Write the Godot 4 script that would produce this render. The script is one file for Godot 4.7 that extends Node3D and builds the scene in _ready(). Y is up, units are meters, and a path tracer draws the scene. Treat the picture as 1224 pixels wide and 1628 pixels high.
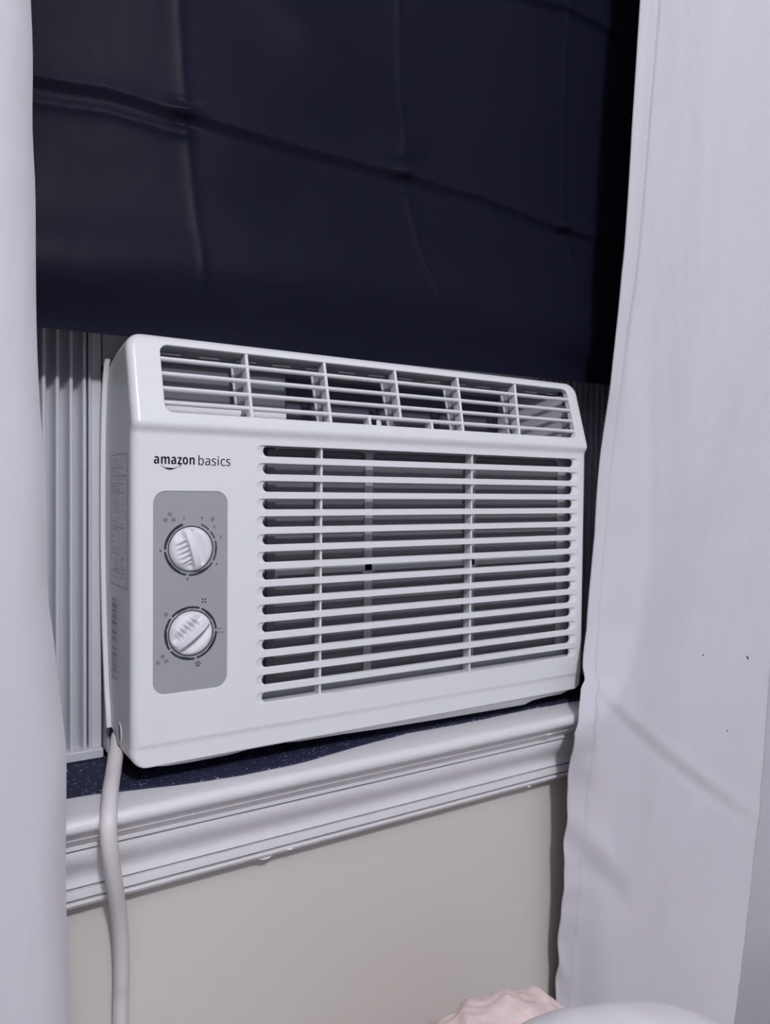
extends Node3D

# World: x runs along the window wall, y is up, z points into the room; metres.
const W := 0.4095      # air conditioner front: width, bottom, top
const YB := 0.8525
const YT := 1.1345
const RC := 0.011      # corner radius of the front
const EDGE := 0.0055   # rounding of the front edge
const WALL_Z := -0.014
const SILL_Y := 0.838

var M := {}
var used := {}

# ------------------------------------------------------------------ helpers
func begin() -> SurfaceTool:
	var s := SurfaceTool.new()
	s.begin(Mesh.PRIMITIVE_TRIANGLES)
	return s

func tri(s: SurfaceTool, a: Vector3, b: Vector3, c: Vector3, out: Vector3) -> void:
	if (c - a).cross(b - a).dot(out) < 0.0:
		var t := b
		b = c
		c = t
	s.add_vertex(a); s.add_vertex(b); s.add_vertex(c)

func quad(s: SurfaceTool, a: Vector3, b: Vector3, c: Vector3, d: Vector3, out: Vector3) -> void:
	tri(s, a, b, c, out)
	tri(s, a, c, d, out)

# vertices that carry their own normals
func ntri(s: SurfaceTool, p: Array, n: Array) -> void:
	var o := [0, 1, 2]
	if (p[2] - p[0]).cross(p[1] - p[0]).dot(n[0] + n[1] + n[2]) < 0.0:
		o = [0, 2, 1]
	for i in o:
		s.set_normal(n[i])
		s.add_vertex(p[i])

func nquad(s: SurfaceTool, p: Array, n: Array) -> void:
	ntri(s, [p[0], p[1], p[2]], [n[0], n[1], n[2]])
	ntri(s, [p[0], p[2], p[3]], [n[0], n[2], n[3]])

# box with chamfered edges
func add_box(s: SurfaceTool, c: Vector3, size: Vector3, ch := 0.0, basis := Basis()) -> void:
	var h := size * 0.5
	ch = min(ch, min(h.x, min(h.y, h.z)) * 0.9)
	s.set_smooth_group(-1)
	var ax := [Vector3.RIGHT, Vector3.UP, Vector3.BACK]
	var pt := func(sx: float, sy: float, sz: float, face: int) -> Vector3:
		var v := Vector3(sx * (h.x - (0.0 if face == 0 else ch)), sy * (h.y - (0.0 if face == 1 else ch)), sz * (h.z - (0.0 if face == 2 else ch)))
		return c + basis * v
	for f in 3:
		for sg in [-1.0, 1.0]:
			var q := []
			for uv in [[-1.0, -1.0], [1.0, -1.0], [1.0, 1.0], [-1.0, 1.0]]:
				var k := [0.0, 0.0, 0.0]
				k[f] = sg; k[(f + 1) % 3] = uv[0]; k[(f + 2) % 3] = uv[1]
				q.append(pt.call(k[0], k[1], k[2], f))
			quad(s, q[0], q[1], q[2], q[3], basis * (ax[f] * sg))
	if ch <= 0.0:
		return
	for f in 3:
		var g := (f + 1) % 3
		var e := (f + 2) % 3
		for sf in [-1.0, 1.0]:
			for sg in [-1.0, 1.0]:
				var k := [0.0, 0.0, 0.0]
				k[f] = sf; k[g] = sg
				k[e] = -1.0
				var a = pt.call(k[0], k[1], k[2], f)
				var b = pt.call(k[0], k[1], k[2], g)
				k[e] = 1.0
				var d = pt.call(k[0], k[1], k[2], f)
				var cc = pt.call(k[0], k[1], k[2], g)
				quad(s, a, b, cc, d, basis * (ax[f] * sf + ax[g] * sg))
	for sx in [-1.0, 1.0]:
		for sy in [-1.0, 1.0]:
			for sz in [-1.0, 1.0]:
				tri(s, pt.call(sx, sy, sz, 0), pt.call(sx, sy, sz, 1), pt.call(sx, sy, sz, 2), basis * Vector3(sx, sy, sz))

# a bar from a to b: width across, depth along facing
func add_bar(s: SurfaceTool, a: Vector3, b: Vector3, facing: Vector3, width: float, depth: float, ch := 0.0) -> void:
	var y := (b - a).normalized()
	var z := (facing - y * facing.dot(y)).normalized()
	var x := y.cross(z)
	add_box(s, (a + b) * 0.5, Vector3(width, (b - a).length(), depth), ch, Basis(x, y, z))

func add_tube(s: SurfaceTool, path: PackedVector3Array, r: float, sides := 14, caps := true) -> void:
	s.set_smooth_group(0)
	var rings := []
	var ref := Vector3.RIGHT
	if absf((path[1] - path[0]).normalized().x) > 0.95:
		ref = Vector3.UP
	for i in path.size():
		var t: Vector3 = (path[min(i + 1, path.size() - 1)] - path[max(i - 1, 0)]).normalized()
		var u := (ref - t * ref.dot(t)).normalized()
		ref = u
		var v := t.cross(u)
		var ring := PackedVector3Array()
		for k in sides:
			var a := TAU * k / sides
			ring.append(path[i] + (u * cos(a) + v * sin(a)) * r)
		rings.append(ring)
	for i in rings.size() - 1:
		for k in sides:
			var k2 := (k + 1) % sides
			quad(s, rings[i][k], rings[i][k2], rings[i + 1][k2], rings[i + 1][k], (rings[i][k] + rings[i][k2]) * 0.5 - path[i])
	if not caps:
		return
	for e in [0, rings.size() - 1]:
		s.set_smooth_group(-1)
		var out: Vector3 = path[0] - path[1] if e == 0 else path[path.size() - 1] - path[path.size() - 2]
		for k in sides:
			tri(s, path[e], rings[e][k], rings[e][(k + 1) % sides], out)

func smooth_path(pts: Array, per := 6) -> PackedVector3Array:
	var out := PackedVector3Array()
	for i in pts.size() - 1:
		var p0: Vector3 = pts[max(i - 1, 0)]
		var p1: Vector3 = pts[i]
		var p2: Vector3 = pts[i + 1]
		var p3: Vector3 = pts[min(i + 2, pts.size() - 1)]
		for k in per:
			out.append(p1.cubic_interpolate(p2, p0, p3, float(k) / per))
	out.append(pts[pts.size() - 1])
	return out

# value of a polyline given as [key, value] pairs with rising keys
func along(t: Array, k: float) -> float:
	if k <= t[0][0]:
		return t[0][1]
	for i in t.size() - 1:
		if k <= t[i + 1][0]:
			var f: float = (k - t[i][0]) / (t[i + 1][0] - t[i][0])
			return lerp(float(t[i][1]), float(t[i + 1][1]), f)
	return t[t.size() - 1][1]

func along_smooth(t: Array, k: float) -> float:
	if k <= t[0][0]:
		return t[0][1]
	for i in t.size() - 1:
		if k <= t[i + 1][0]:
			var f: float = (k - t[i][0]) / (t[i + 1][0] - t[i][0])
			var a: float = t[max(i - 1, 0)][1]
			var d: float = t[min(i + 2, t.size() - 1)][1]
			return cubic_interpolate(float(t[i][1]), float(t[i + 1][1]), a, d, f)
	return t[t.size() - 1][1]

func seg_dist(p: Vector2, line: Array) -> float:
	var best := 1e9
	for i in line.size() - 1:
		best = min(best, p.distance_to(Geometry2D.get_closest_point_to_segment(p, line[i], line[i + 1])))
	return best

# signed distance above (+) or below (-) a polyline that runs along x
func over(p: Vector2, line: Array) -> float:
	for i in line.size() - 1:
		if p.x <= line[i + 1].x or i == line.size() - 2:
			var f: float = (p.x - line[i].x) / (line[i + 1].x - line[i].x)
			return p.y - lerp(line[i].y, line[i + 1].y, clampf(f, 0.0, 1.0))
	return 0.0

# a closed sheet of cloth from a grid of points
func add_sheet(s: SurfaceTool, g: Array, thick: float, out: Vector3) -> void:
	var rows := g.size()
	var cols: int = g[0].size()
	var back := []
	for i in rows:
		var r := PackedVector3Array()
		for j in cols:
			var du: Vector3 = g[i][min(j + 1, cols - 1)] - g[i][max(j - 1, 0)]
			var dv: Vector3 = g[min(i + 1, rows - 1)][j] - g[max(i - 1, 0)][j]
			var n := du.cross(dv).normalized()
			if n.dot(out) < 0.0:
				n = -n
			r.append(g[i][j] - n * thick)
		back.append(r)
	s.set_smooth_group(0)
	for i in rows - 1:
		for j in cols - 1:
			var n: Vector3 = (g[i][j + 1] - g[i][j]).cross(g[i + 1][j] - g[i][j])
			if n.dot(out) < 0.0:
				n = -n
			quad(s, g[i][j], g[i][j + 1], g[i + 1][j + 1], g[i + 1][j], n)
			quad(s, back[i][j], back[i][j + 1], back[i + 1][j + 1], back[i + 1][j], -n)
	s.set_smooth_group(-1)
	for j in cols - 1:
		for i in [0, rows - 1]:
			quad(s, g[i][j], g[i][j + 1], back[i][j + 1], back[i][j], (g[0][j] - g[rows - 1][j]) * (1.0 if i == 0 else -1.0))
	for i in rows - 1:
		for j in [0, cols - 1]:
			quad(s, g[i][j], g[i + 1][j], back[i + 1][j], back[i][j], (g[i][0] - g[i][cols - 1]) * (1.0 if j == 0 else -1.0))

# profile of (z, y) points drawn out along x
func add_moulding(s: SurfaceTool, prof: Array, x0: float, x1: float, steps := 1, wob := 0.0, n: FastNoiseLite = null) -> void:
	var group := 0
	for i in prof.size() - 1:
		if i > 0 and absf((prof[i + 1] - prof[i]).angle_to(prof[i] - prof[i - 1])) > 0.62:
			group += 1
		s.set_smooth_group(group)
		for k in steps:
			var xa: float = lerp(x0, x1, float(k) / steps)
			var xb: float = lerp(x0, x1, float(k + 1) / steps)
			var q := []
			for e in [[xa, i], [xb, i], [xb, i + 1], [xa, i + 1]]:
				var v: Vector2 = prof[e[1]]
				var o := 0.0
				if n:
					o = n.get_noise_3d(e[0] * 1000.0, v.y * 2500.0, v.x * 2500.0) * wob
				q.append(Vector3(e[0], v.y + o * 0.6, v.x + o))
			var t: Vector2 = prof[i + 1] - prof[i]
			quad(s, q[0], q[1], q[2], q[3], Vector3(0, t.x, -t.y))
	s.set_smooth_group(-1)
	var poly := PackedVector2Array(prof)
	var ids := Geometry2D.triangulate_polygon(poly)
	for e in [[x0, -1.0], [x1, 1.0]]:
		for i in range(0, ids.size(), 3):
			tri(s, Vector3(e[0], poly[ids[i]].y, poly[ids[i]].x), Vector3(e[0], poly[ids[i + 1]].y, poly[ids[i + 1]].x), Vector3(e[0], poly[ids[i + 2]].y, poly[ids[i + 2]].x), Vector3(e[1], 0, 0))

func part(called: String, s: SurfaceTool, mat: Material, parent: Node, own_normals := false) -> MeshInstance3D:
	if not own_normals:
		s.generate_normals()
	s.index()
	var o := MeshInstance3D.new()
	o.mesh = s.commit()
	o.material_override = mat
	o.name = called
	o.cast_shadow = GeometryInstance3D.SHADOW_CASTING_SETTING_ON
	parent.add_child(o, true)
	if parent.get_node_or_null(NodePath(called)) != o or used.has([parent, called]):
		var k: int = used.get([parent, called], 0) + 1
		used[[parent, called]] = k
		o.name = "%s_%03d" % [called, k]
	else:
		used[[parent, called]] = 0
	return o

func thing(called: String, label: String, category: String, at: Vector3) -> Node3D:
	var o := Node3D.new()
	o.name = called
	o.position = at
	add_child(o, true)
	o.set_meta("label", label)
	o.set_meta("category", category)
	return o

func structure(o: Node3D, label: String, category: String) -> void:
	o.set_meta("kind", "structure")
	o.set_meta("label", label)
	o.set_meta("category", category)

# moves a thing's children so that they keep their world place under a root that is not at the origin
func settle(o: Node3D) -> void:
	for c in o.get_children():
		c.position -= o.position

func mat(col: Color, rough: float, spec := 0.5) -> StandardMaterial3D:
	var m := StandardMaterial3D.new()
	m.albedo_color = col
	m.roughness = rough
	m.metallic_specular = spec
	return m

func noise_bump(size: int, freq: float, strength: float, seed_: int, octaves := 3) -> ImageTexture:
	var n := FastNoiseLite.new()
	n.seed = seed_
	n.frequency = freq
	n.fractal_octaves = octaves
	var im := n.get_seamless_image(size, size)
	im.convert(Image.FORMAT_RGBA8)
	im.bump_map_to_normal_map(strength)
	return ImageTexture.create_from_image(im)

func triplanar(m: StandardMaterial3D, per_metre: float) -> void:
	m.uv1_triplanar = true
	m.uv1_world_triplanar = true
	m.uv1_scale = Vector3.ONE * per_metre

func weave_image(size: int, seed_: int, base: Color, amount: float) -> ImageTexture:
	var rng := RandomNumberGenerator.new()
	rng.seed = seed_
	var im := Image.create(size, size, false, Image.FORMAT_RGBA8)
	for y in size:
		for x in size:
			var w := 1.0 + amount * (rng.randf() - 0.5) + amount * 0.7 * (1.0 if (x + y) % 4 < 2 else -1.0)
			im.set_pixel(x, y, Color(base.r * w, base.g * w, base.b * w))
	return ImageTexture.create_from_image(im)

# ------------------------------------------------------------------ the scene
func _ready() -> void:
	var cam := Camera3D.new()
	cam.name = "camera"
	cam.fov = 67.38
	cam.near = 0.02
	cam.transform = Transform3D(Basis(Vector3(0.841386, 0.009754, 0.540346), Vector3(0.006537, 0.999580, -0.028223), Vector3(-0.540394, 0.027278, 0.840970)).orthonormalized(), Vector3(-0.127191, 1.033125, 0.493683))
	add_child(cam)
	cam.current = true

	var we := WorldEnvironment.new()
	we.name = "world_environment"
	var env := Environment.new()
	env.background_mode = Environment.BG_COLOR
	env.background_color = Color(0.02, 0.022, 0.035)
	env.tonemap_mode = Environment.TONE_MAPPER_LINEAR
	env.tonemap_exposure = 1.0
	env.sdfgi_enabled = true
	env.ssao_enabled = true
	env.ssil_enabled = true
	we.environment = env
	add_child(we)

	materials()
	ceiling_light(Vector3(-0.24, 2.02, 1.47), 1.76)
	room()
	window_trim()
	air_conditioner()
	accordion("accordion_panel", "white pleated plastic side panel left of the air conditioner", -0.105, -0.0005, false)
	accordion("accordion_panel", "pleated plastic side panel in the dark gap right of the air conditioner", 0.4105, 0.535, true)
	black_curtain()
	white_curtain_left()
	white_curtain_right()
	bedding()

func materials() -> void:
	M.plastic = mat(Color(0.880, 0.880, 0.882), 0.32, 0.5)
	M.plastic_soft = mat(Color(0.865, 0.862, 0.875), 0.45, 0.4)
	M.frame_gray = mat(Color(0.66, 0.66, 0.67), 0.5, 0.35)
	M.frame_shaded = mat(Color(0.42, 0.42, 0.43), 0.6, 0.3)  # filter frame plastic with its shade put into a darker colour
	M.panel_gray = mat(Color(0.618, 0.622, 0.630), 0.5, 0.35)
	M.ink = mat(Color(0.22, 0.225, 0.27), 0.6, 0.3)
	M.ink_navy = mat(Color(0.09, 0.10, 0.17), 0.6, 0.3)
	M.ink_thin = mat(Color(0.36, 0.365, 0.41), 0.6, 0.3)
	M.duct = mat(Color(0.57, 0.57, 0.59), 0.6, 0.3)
	M.duct_block_shaded = mat(Color(0.44, 0.44, 0.455), 0.7, 0.3)  # duct plastic darkened to paint in the shadow under the outlet top
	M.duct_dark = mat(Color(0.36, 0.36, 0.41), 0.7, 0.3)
	M.vane = mat(Color(0.80, 0.80, 0.80), 0.25, 0.5)
	M.vane_blade = mat(Color(0.50, 0.50, 0.51), 0.3, 0.5)
	M.cabinet = mat(Color(0.74, 0.74, 0.77), 0.5, 0.4)
	M.pleat = mat(Color(0.80, 0.802, 0.83), 0.38, 0.5)
	M.cord = mat(Color(0.845, 0.825, 0.815), 0.42, 0.45)
	M.dark = mat(Color(0.12, 0.12, 0.14), 0.8, 0.2)
	# filter cloth: a fine grid
	var f := mat(Color.WHITE, 0.8, 0.2)
	var fi := Image.create(256, 256, false, Image.FORMAT_RGBA8)
	var rng := RandomNumberGenerator.new()
	rng.seed = 5
	for y in 256:
		var band := 0.03 * sin(y * 0.19) + 0.02 * rng.randf()
		for x in 256:
			var k := 0.34 + band + 0.04 * rng.randf()
			if x % 8 < 2 or y % 8 < 2:
				k += 0.11
			fi.set_pixel(x, y, Color(k, k * 0.985, k * 1.02))
	f.albedo_texture = ImageTexture.create_from_image(fi)
	triplanar(f, 26.0)
	M.filter = f
	# wall paint
	var w := mat(Color(0.818, 0.797, 0.772), 0.75, 0.25)
	w.normal_enabled = true
	w.normal_texture = noise_bump(512, 0.02, 2.0, 3, 4)
	w.normal_scale = 0.16
	triplanar(w, 5.0)
	M.wall = w
	M.room = mat(Color(0.60, 0.607, 0.645), 0.9, 0.2)
	M.ceiling = mat(Color(0.80, 0.80, 0.84), 0.9, 0.2)
	M.floor = mat(Color(0.36, 0.31, 0.28), 0.6, 0.3)
	# thick gloss paint on the window trim
	var t := mat(Color(0.865, 0.86, 0.862), 0.36, 0.5)
	t.normal_enabled = true
	t.normal_texture = noise_bump(512, 0.03, 3.0, 9, 4)
	t.normal_scale = 0.3
	triplanar(t, 9.0)
	M.trim = t
	# dark speckled liner on the sill
	var l := mat(Color.WHITE, 0.7, 0.3)
	var li := Image.create(512, 512, false, Image.FORMAT_RGBA8)
	li.fill(Color(0.165, 0.175, 0.27))
	rng.seed = 21
	for i in 5200:
		var k := rng.randf()
		li.set_pixel(rng.randi() % 512, rng.randi() % 512, Color(0.2 + 0.5 * k, 0.21 + 0.5 * k, 0.31 + 0.45 * k))
	for i in 1100:
		var k := 0.5 + 0.45 * rng.randf()
		li.fill_rect(Rect2i(rng.randi() % 508, rng.randi() % 508, 1 + rng.randi() % 4, 1 + rng.randi() % 3), Color(k, k, k * 1.06))
	l.albedo_texture = ImageTexture.create_from_image(li)
	triplanar(l, 6.5)
	M.liner = l
	# black satin
	var b := mat(Color.WHITE, 0.46, 0.20)
	b.albedo_texture = weave_image(128, 31, Color(0.086, 0.088, 0.146), 0.12)
	triplanar(b, 14.0)
	M.black = b
	# white curtain cloth
	var c := mat(Color.WHITE, 0.72, 0.25)
	c.albedo_texture = weave_image(128, 32, Color(0.805, 0.797, 0.812), 0.008)
	triplanar(c, 12.0)
	M.white_cloth = c
	M.thread = mat(Color(0.80, 0.79, 0.82), 0.8, 0.2)
	M.fluff = mat(Color(0.30, 0.30, 0.36), 0.9, 0.1)
	M.pink = mat(Color(0.90, 0.82, 0.80), 0.8, 0.2)
	M.pillow = mat(Color(0.86, 0.85, 0.845), 0.8, 0.2)
	M.chip = mat(Color(0.885, 0.88, 0.87), 0.5, 0.4)

func ceiling_light(at: Vector3, energy: float) -> void:
	var o := thing("ceiling_light", "round white globe lamp hanging from the ceiling in front of the window", "lamp", at)
	var s := SphereMesh.new()
	s.radius = 0.06
	s.height = 0.12
	var g := MeshInstance3D.new()
	g.name = "globe"
	g.mesh = s
	var m := mat(Color(0.9, 0.9, 0.92), 0.4)
	m.emission_enabled = true
	m.emission = Color(0.95, 0.93, 1.0)
	m.emission_energy_multiplier = 1.0
	g.material_override = m
	o.add_child(g)
	var st := begin()
	add_tube(st, PackedVector3Array([Vector3(0, 0.058, 0), Vector3(0, 0.33, 0)]), 0.008)
	add_tube(st, PackedVector3Array([Vector3(0, 0.30, 0), Vector3(0, 0.335, 0)]), 0.05, 24)
	part("stem", st, M.cabinet, o)
	var l := OmniLight3D.new()
	l.name = "bulb"
	l.light_color = Color(0.978, 0.977, 1.0)
	l.light_energy = energy
	l.light_size = 0.06
	l.omni_range = 8.0
	l.omni_attenuation = 2.0
	l.shadow_enabled = true
	o.add_child(l)

# ------------------------------------------------------------------ room
func slab(called: String, a: Vector3, b: Vector3, m: Material, label: String, category: String) -> MeshInstance3D:
	var s := begin()
	add_box(s, (a + b) * 0.5, (b - a).abs())
	var o := part(called, s, m, self)
	structure(o, label, category)
	return o

func room() -> void:
	# window wall: one mesh with the window opening left free
	var s := begin()
	var zf := WALL_Z
	var zb := WALL_Z - 0.16
	for r in [[-1.9, 0.0, 2.0, SILL_Y - 0.004], [-1.9, 2.02, 2.0, 2.35], [-1.9, SILL_Y - 0.004, -0.12, 2.02], [0.55, SILL_Y - 0.004, 2.0, 2.02]]:
		add_box(s, Vector3((r[0] + r[2]) * 0.5, (r[1] + r[3]) * 0.5, (zf + zb) * 0.5), Vector3(r[2] - r[0], r[3] - r[1], zf - zb))
	var o := part("wall_north", s, M.wall, self)
	structure(o, "cream painted wall below the window trim", "wall")
	slab("wall_west", Vector3(-2.0, 0, -0.174), Vector3(-1.9, 2.35, 2.9), M.room, "plain painted wall of the room, left side", "wall")
	slab("wall_east", Vector3(2.0, 0, -0.174), Vector3(2.1, 2.35, 2.9), M.room, "plain painted wall of the room, right side", "wall")
	slab("wall_south", Vector3(-2.0, 0, 2.9), Vector3(2.1, 2.35, 3.0), M.room, "plain painted wall facing the window", "wall")
	slab("ceiling", Vector3(-2.0, 2.35, -0.174), Vector3(2.1, 2.45, 3.0), M.ceiling, "flat white ceiling", "ceiling")
	slab("floor", Vector3(-2.0, -0.1, -0.174), Vector3(2.1, 0.0, 3.0), M.floor, "brown floor under the window", "floor")
	# the sash behind the black curtain
	var win := Node3D.new()
	win.name = "window_1"
	add_child(win)
	structure(win, "window sash hidden behind the black curtain", "window")
	var f := begin()
	for r in [[-0.12, 1.16, 0.55, 1.20], [-0.12, 1.98, 0.55, 2.02], [-0.12, 1.20, -0.08, 1.98], [0.51, 1.20, 0.55, 1.98]]:
		add_box(f, Vector3((r[0] + r[2]) * 0.5, (r[1] + r[3]) * 0.5, -0.115), Vector3(r[2] - r[0], r[3] - r[1], 0.035), 0.003)
	part("frame", f, M.trim, win)
	var g := begin()
	add_box(g, Vector3(0.215, 1.59, -0.115), Vector3(0.59, 0.78, 0.004))
	var gm := mat(Color(0.8, 0.85, 0.9, 0.12), 0.02)
	gm.transparency = BaseMaterial3D.TRANSPARENCY_ALPHA
	part("pane", g, gm, win)

const LINER_FRONT := [[-0.12, -0.0150], [-0.0271, -0.0141], [-0.0067, -0.0088], [0.0373, 0.0004], [0.0675, 0.0042], [0.1036, 0.0050], [0.1299, 0.0023], [0.1745, -0.0056], [0.1904, -0.0083], [0.2230, -0.0118], [0.2529, -0.0105], [0.2900, -0.0100], [0.3532, -0.0120], [0.3818, -0.0105], [0.55, -0.0100]]

func window_trim() -> void:
	var n := FastNoiseLite.new()
	n.seed = 4
	n.frequency = 0.03
	# dark liner that covers the sill behind the stool
	var s := begin()
	s.set_smooth_group(0)
	var cols := 90
	var liner := []
	for i in 9:
		var row := PackedVector3Array()
		for j in cols + 1:
			var x: float = lerp(-0.119, 0.549, float(j) / cols)
			var zz: float = lerp(-0.16, along_smooth(LINER_FRONT, x) + n.get_noise_1d(x * 900.0) * 0.0008, float(i) / 8)
			row.append(Vector3(x, SILL_Y + 0.0014 + n.get_noise_2d(x * 700.0, zz * 700.0) * 0.0006, zz))
		liner.append(row)
	add_sheet(s, liner, 0.0012, Vector3.UP)
	var lo := part("sill_liner", s, M.liner, self)
	lo.set_meta("label", "dark navy speckled liner on the window sill under the air conditioner")
	lo.set_meta("category", "sill liner")
	# stool: the projecting board with a rounded nose, and the cove under it
	var prof := [Vector2(-0.17, SILL_Y - 0.018), Vector2(-0.17, SILL_Y), Vector2(-0.02, SILL_Y), Vector2(0.012, SILL_Y - 0.0001)]
	for k in range(0, 9):
		var a := PI / 2 - PI * k / 8.0
		prof.append(Vector2(0.0185 + cos(a) * 0.0050, 0.8335 + sin(a) * (0.0044 if a > 0 else 0.0050)))
	prof.append_array([Vector2(0.0178, 0.8276), Vector2(0.0160, 0.8250), Vector2(0.0140, 0.8232), Vector2(0.0142, 0.8227), Vector2(0.0122, 0.8212), Vector2(0.0090, 0.8180), Vector2(0.0064, 0.8158), Vector2(0.0066, 0.8154), Vector2(0.0078, 0.8150), Vector2(0.0080, 0.8141), Vector2(0.0062, 0.8137), Vector2(0.0, 0.8135), Vector2(WALL_Z, 0.8135), Vector2(WALL_Z, SILL_Y - 0.018)])
	s = begin()
	s.set_smooth_group(0)
	add_moulding(s, prof, -0.30, 0.62, 230, 0.0005, n)
	var st := part("trim_1", s, M.trim, self)
	structure(st, "glossy white painted window stool with a rounded front edge", "window sill")
	# apron: ogee board below, with two grooves and a bead
	var ap := [Vector2(WALL_Z, 0.8134), Vector2(0.0036, 0.8134), Vector2(0.0050, 0.8122), Vector2(0.0056, 0.8098), Vector2(0.0052, 0.8068), Vector2(0.0036, 0.8030), Vector2(0.0010, 0.7992), Vector2(-0.0012, 0.7956), Vector2(-0.0022, 0.7925), Vector2(-0.0021, 0.7898), Vector2(-0.0010, 0.7878),
		Vector2(-0.0008, 0.7868), Vector2(-0.0036, 0.7864), Vector2(-0.0036, 0.7853), Vector2(0.0002, 0.7849), Vector2(0.0004, 0.7843), Vector2(0.0004, 0.7800), Vector2(-0.0002, 0.7793), Vector2(-0.0034, 0.7789), Vector2(-0.0034, 0.7778), Vector2(-0.0004, 0.7775), Vector2(0.0, 0.7762), Vector2(-0.0008, 0.7745), Vector2(-0.0028, 0.7730), Vector2(-0.0060, 0.7720), Vector2(-0.0100, 0.7716), Vector2(WALL_Z, 0.7716)]
	s = begin()
	s.set_smooth_group(0)
	n.seed = 6
	add_moulding(s, ap, -0.30, 0.60, 230, 0.0004, n)
	var tr := part("trim_2", s, M.trim, self)
	structure(tr, "white painted apron moulding with grooves under the window stool", "moulding")
	# lifted paint along the edges
	var rng := RandomNumberGenerator.new()
	rng.seed = 8
	for c in [[Vector3(0.094, 0.7727, -0.003), 0.011, st], [Vector3(0.112, 0.7760, -0.0005), 0.006, st], [Vector3(0.352, 0.8236, 0.0146), 0.009, st], [Vector3(0.345, 0.7735, -0.002), 0.004, st]]:
		var p := begin()
		var a: Vector3 = c[0]
		var l: float = c[1]
		var top := PackedVector3Array()
		var bot := PackedVector3Array()
		for k in 7:
			var f := k / 6.0
			var hh := 0.0006 * sin(PI * f) * (0.7 + 0.6 * rng.randf())
			top.append(a + Vector3(l * (f - 0.5), hh, 0.0))
			bot.append(a + Vector3(l * (f - 0.5), -hh, 0.0016 * sin(PI * f)))
		add_sheet(p, [top, bot], 0.0003, Vector3.BACK)
		part("paint_flake", p, M.chip, tr if a.y < 0.80 else st)

# ------------------------------------------------------------------ air conditioner
const ZF := [[0.8655, -0.0009], [0.8680, 0.0], [1.0680, 0.0], [1.0695, 0.0003], [1.0710, 0.0012], [1.0725, 0.0023], [1.0740, 0.0030], [1.0755, 0.0032], [1.0770, 0.00285], [1.0785, 0.0024], [1.1345, -0.0144]]

func zf(y: float) -> float:
	return along(ZF, y)

func nf(y: float) -> Vector3:
	return Vector3(0, -(zf(y + 0.0009) - zf(y - 0.0009)) / 0.0018, 1).normalized()

func v_front(x: float, y: float, off := 0.0) -> Vector3:
	return Vector3(x, y, zf(y) + off)

func front_quad(s: SurfaceTool, a: Vector2, b: Vector2, c: Vector2, d: Vector2) -> void:
	nquad(s, [v_front(a.x, a.y), v_front(b.x, b.y), v_front(c.x, c.y), v_front(d.x, d.y)], [nf(a.y), nf(b.y), nf(c.y), nf(d.y)])

# rounded rectangle outline, with the centre of its arc for each point
func rrect(x0: float, y0: float, x1: float, y1: float, r: float, seg := 6, extra: Array = []) -> Array:
	var out := []
	var cs := [Vector2(x1 - r, y1 - r), Vector2(x0 + r, y1 - r), Vector2(x0 + r, y0 + r), Vector2(x1 - r, y0 + r)]
	for q in 4:
		var angs := []
		for k in seg + 1:
			angs.append(PI / 2 * q + PI / 2 * k / seg)
		if extra.size() == 4:
			angs.append_array(extra[q])
			angs.sort()
		for a in angs:
			out.append([cs[q] + Vector2(cos(a), sin(a)) * r, cs[q], Vector2(cos(a), sin(a))])
	return out

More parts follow.
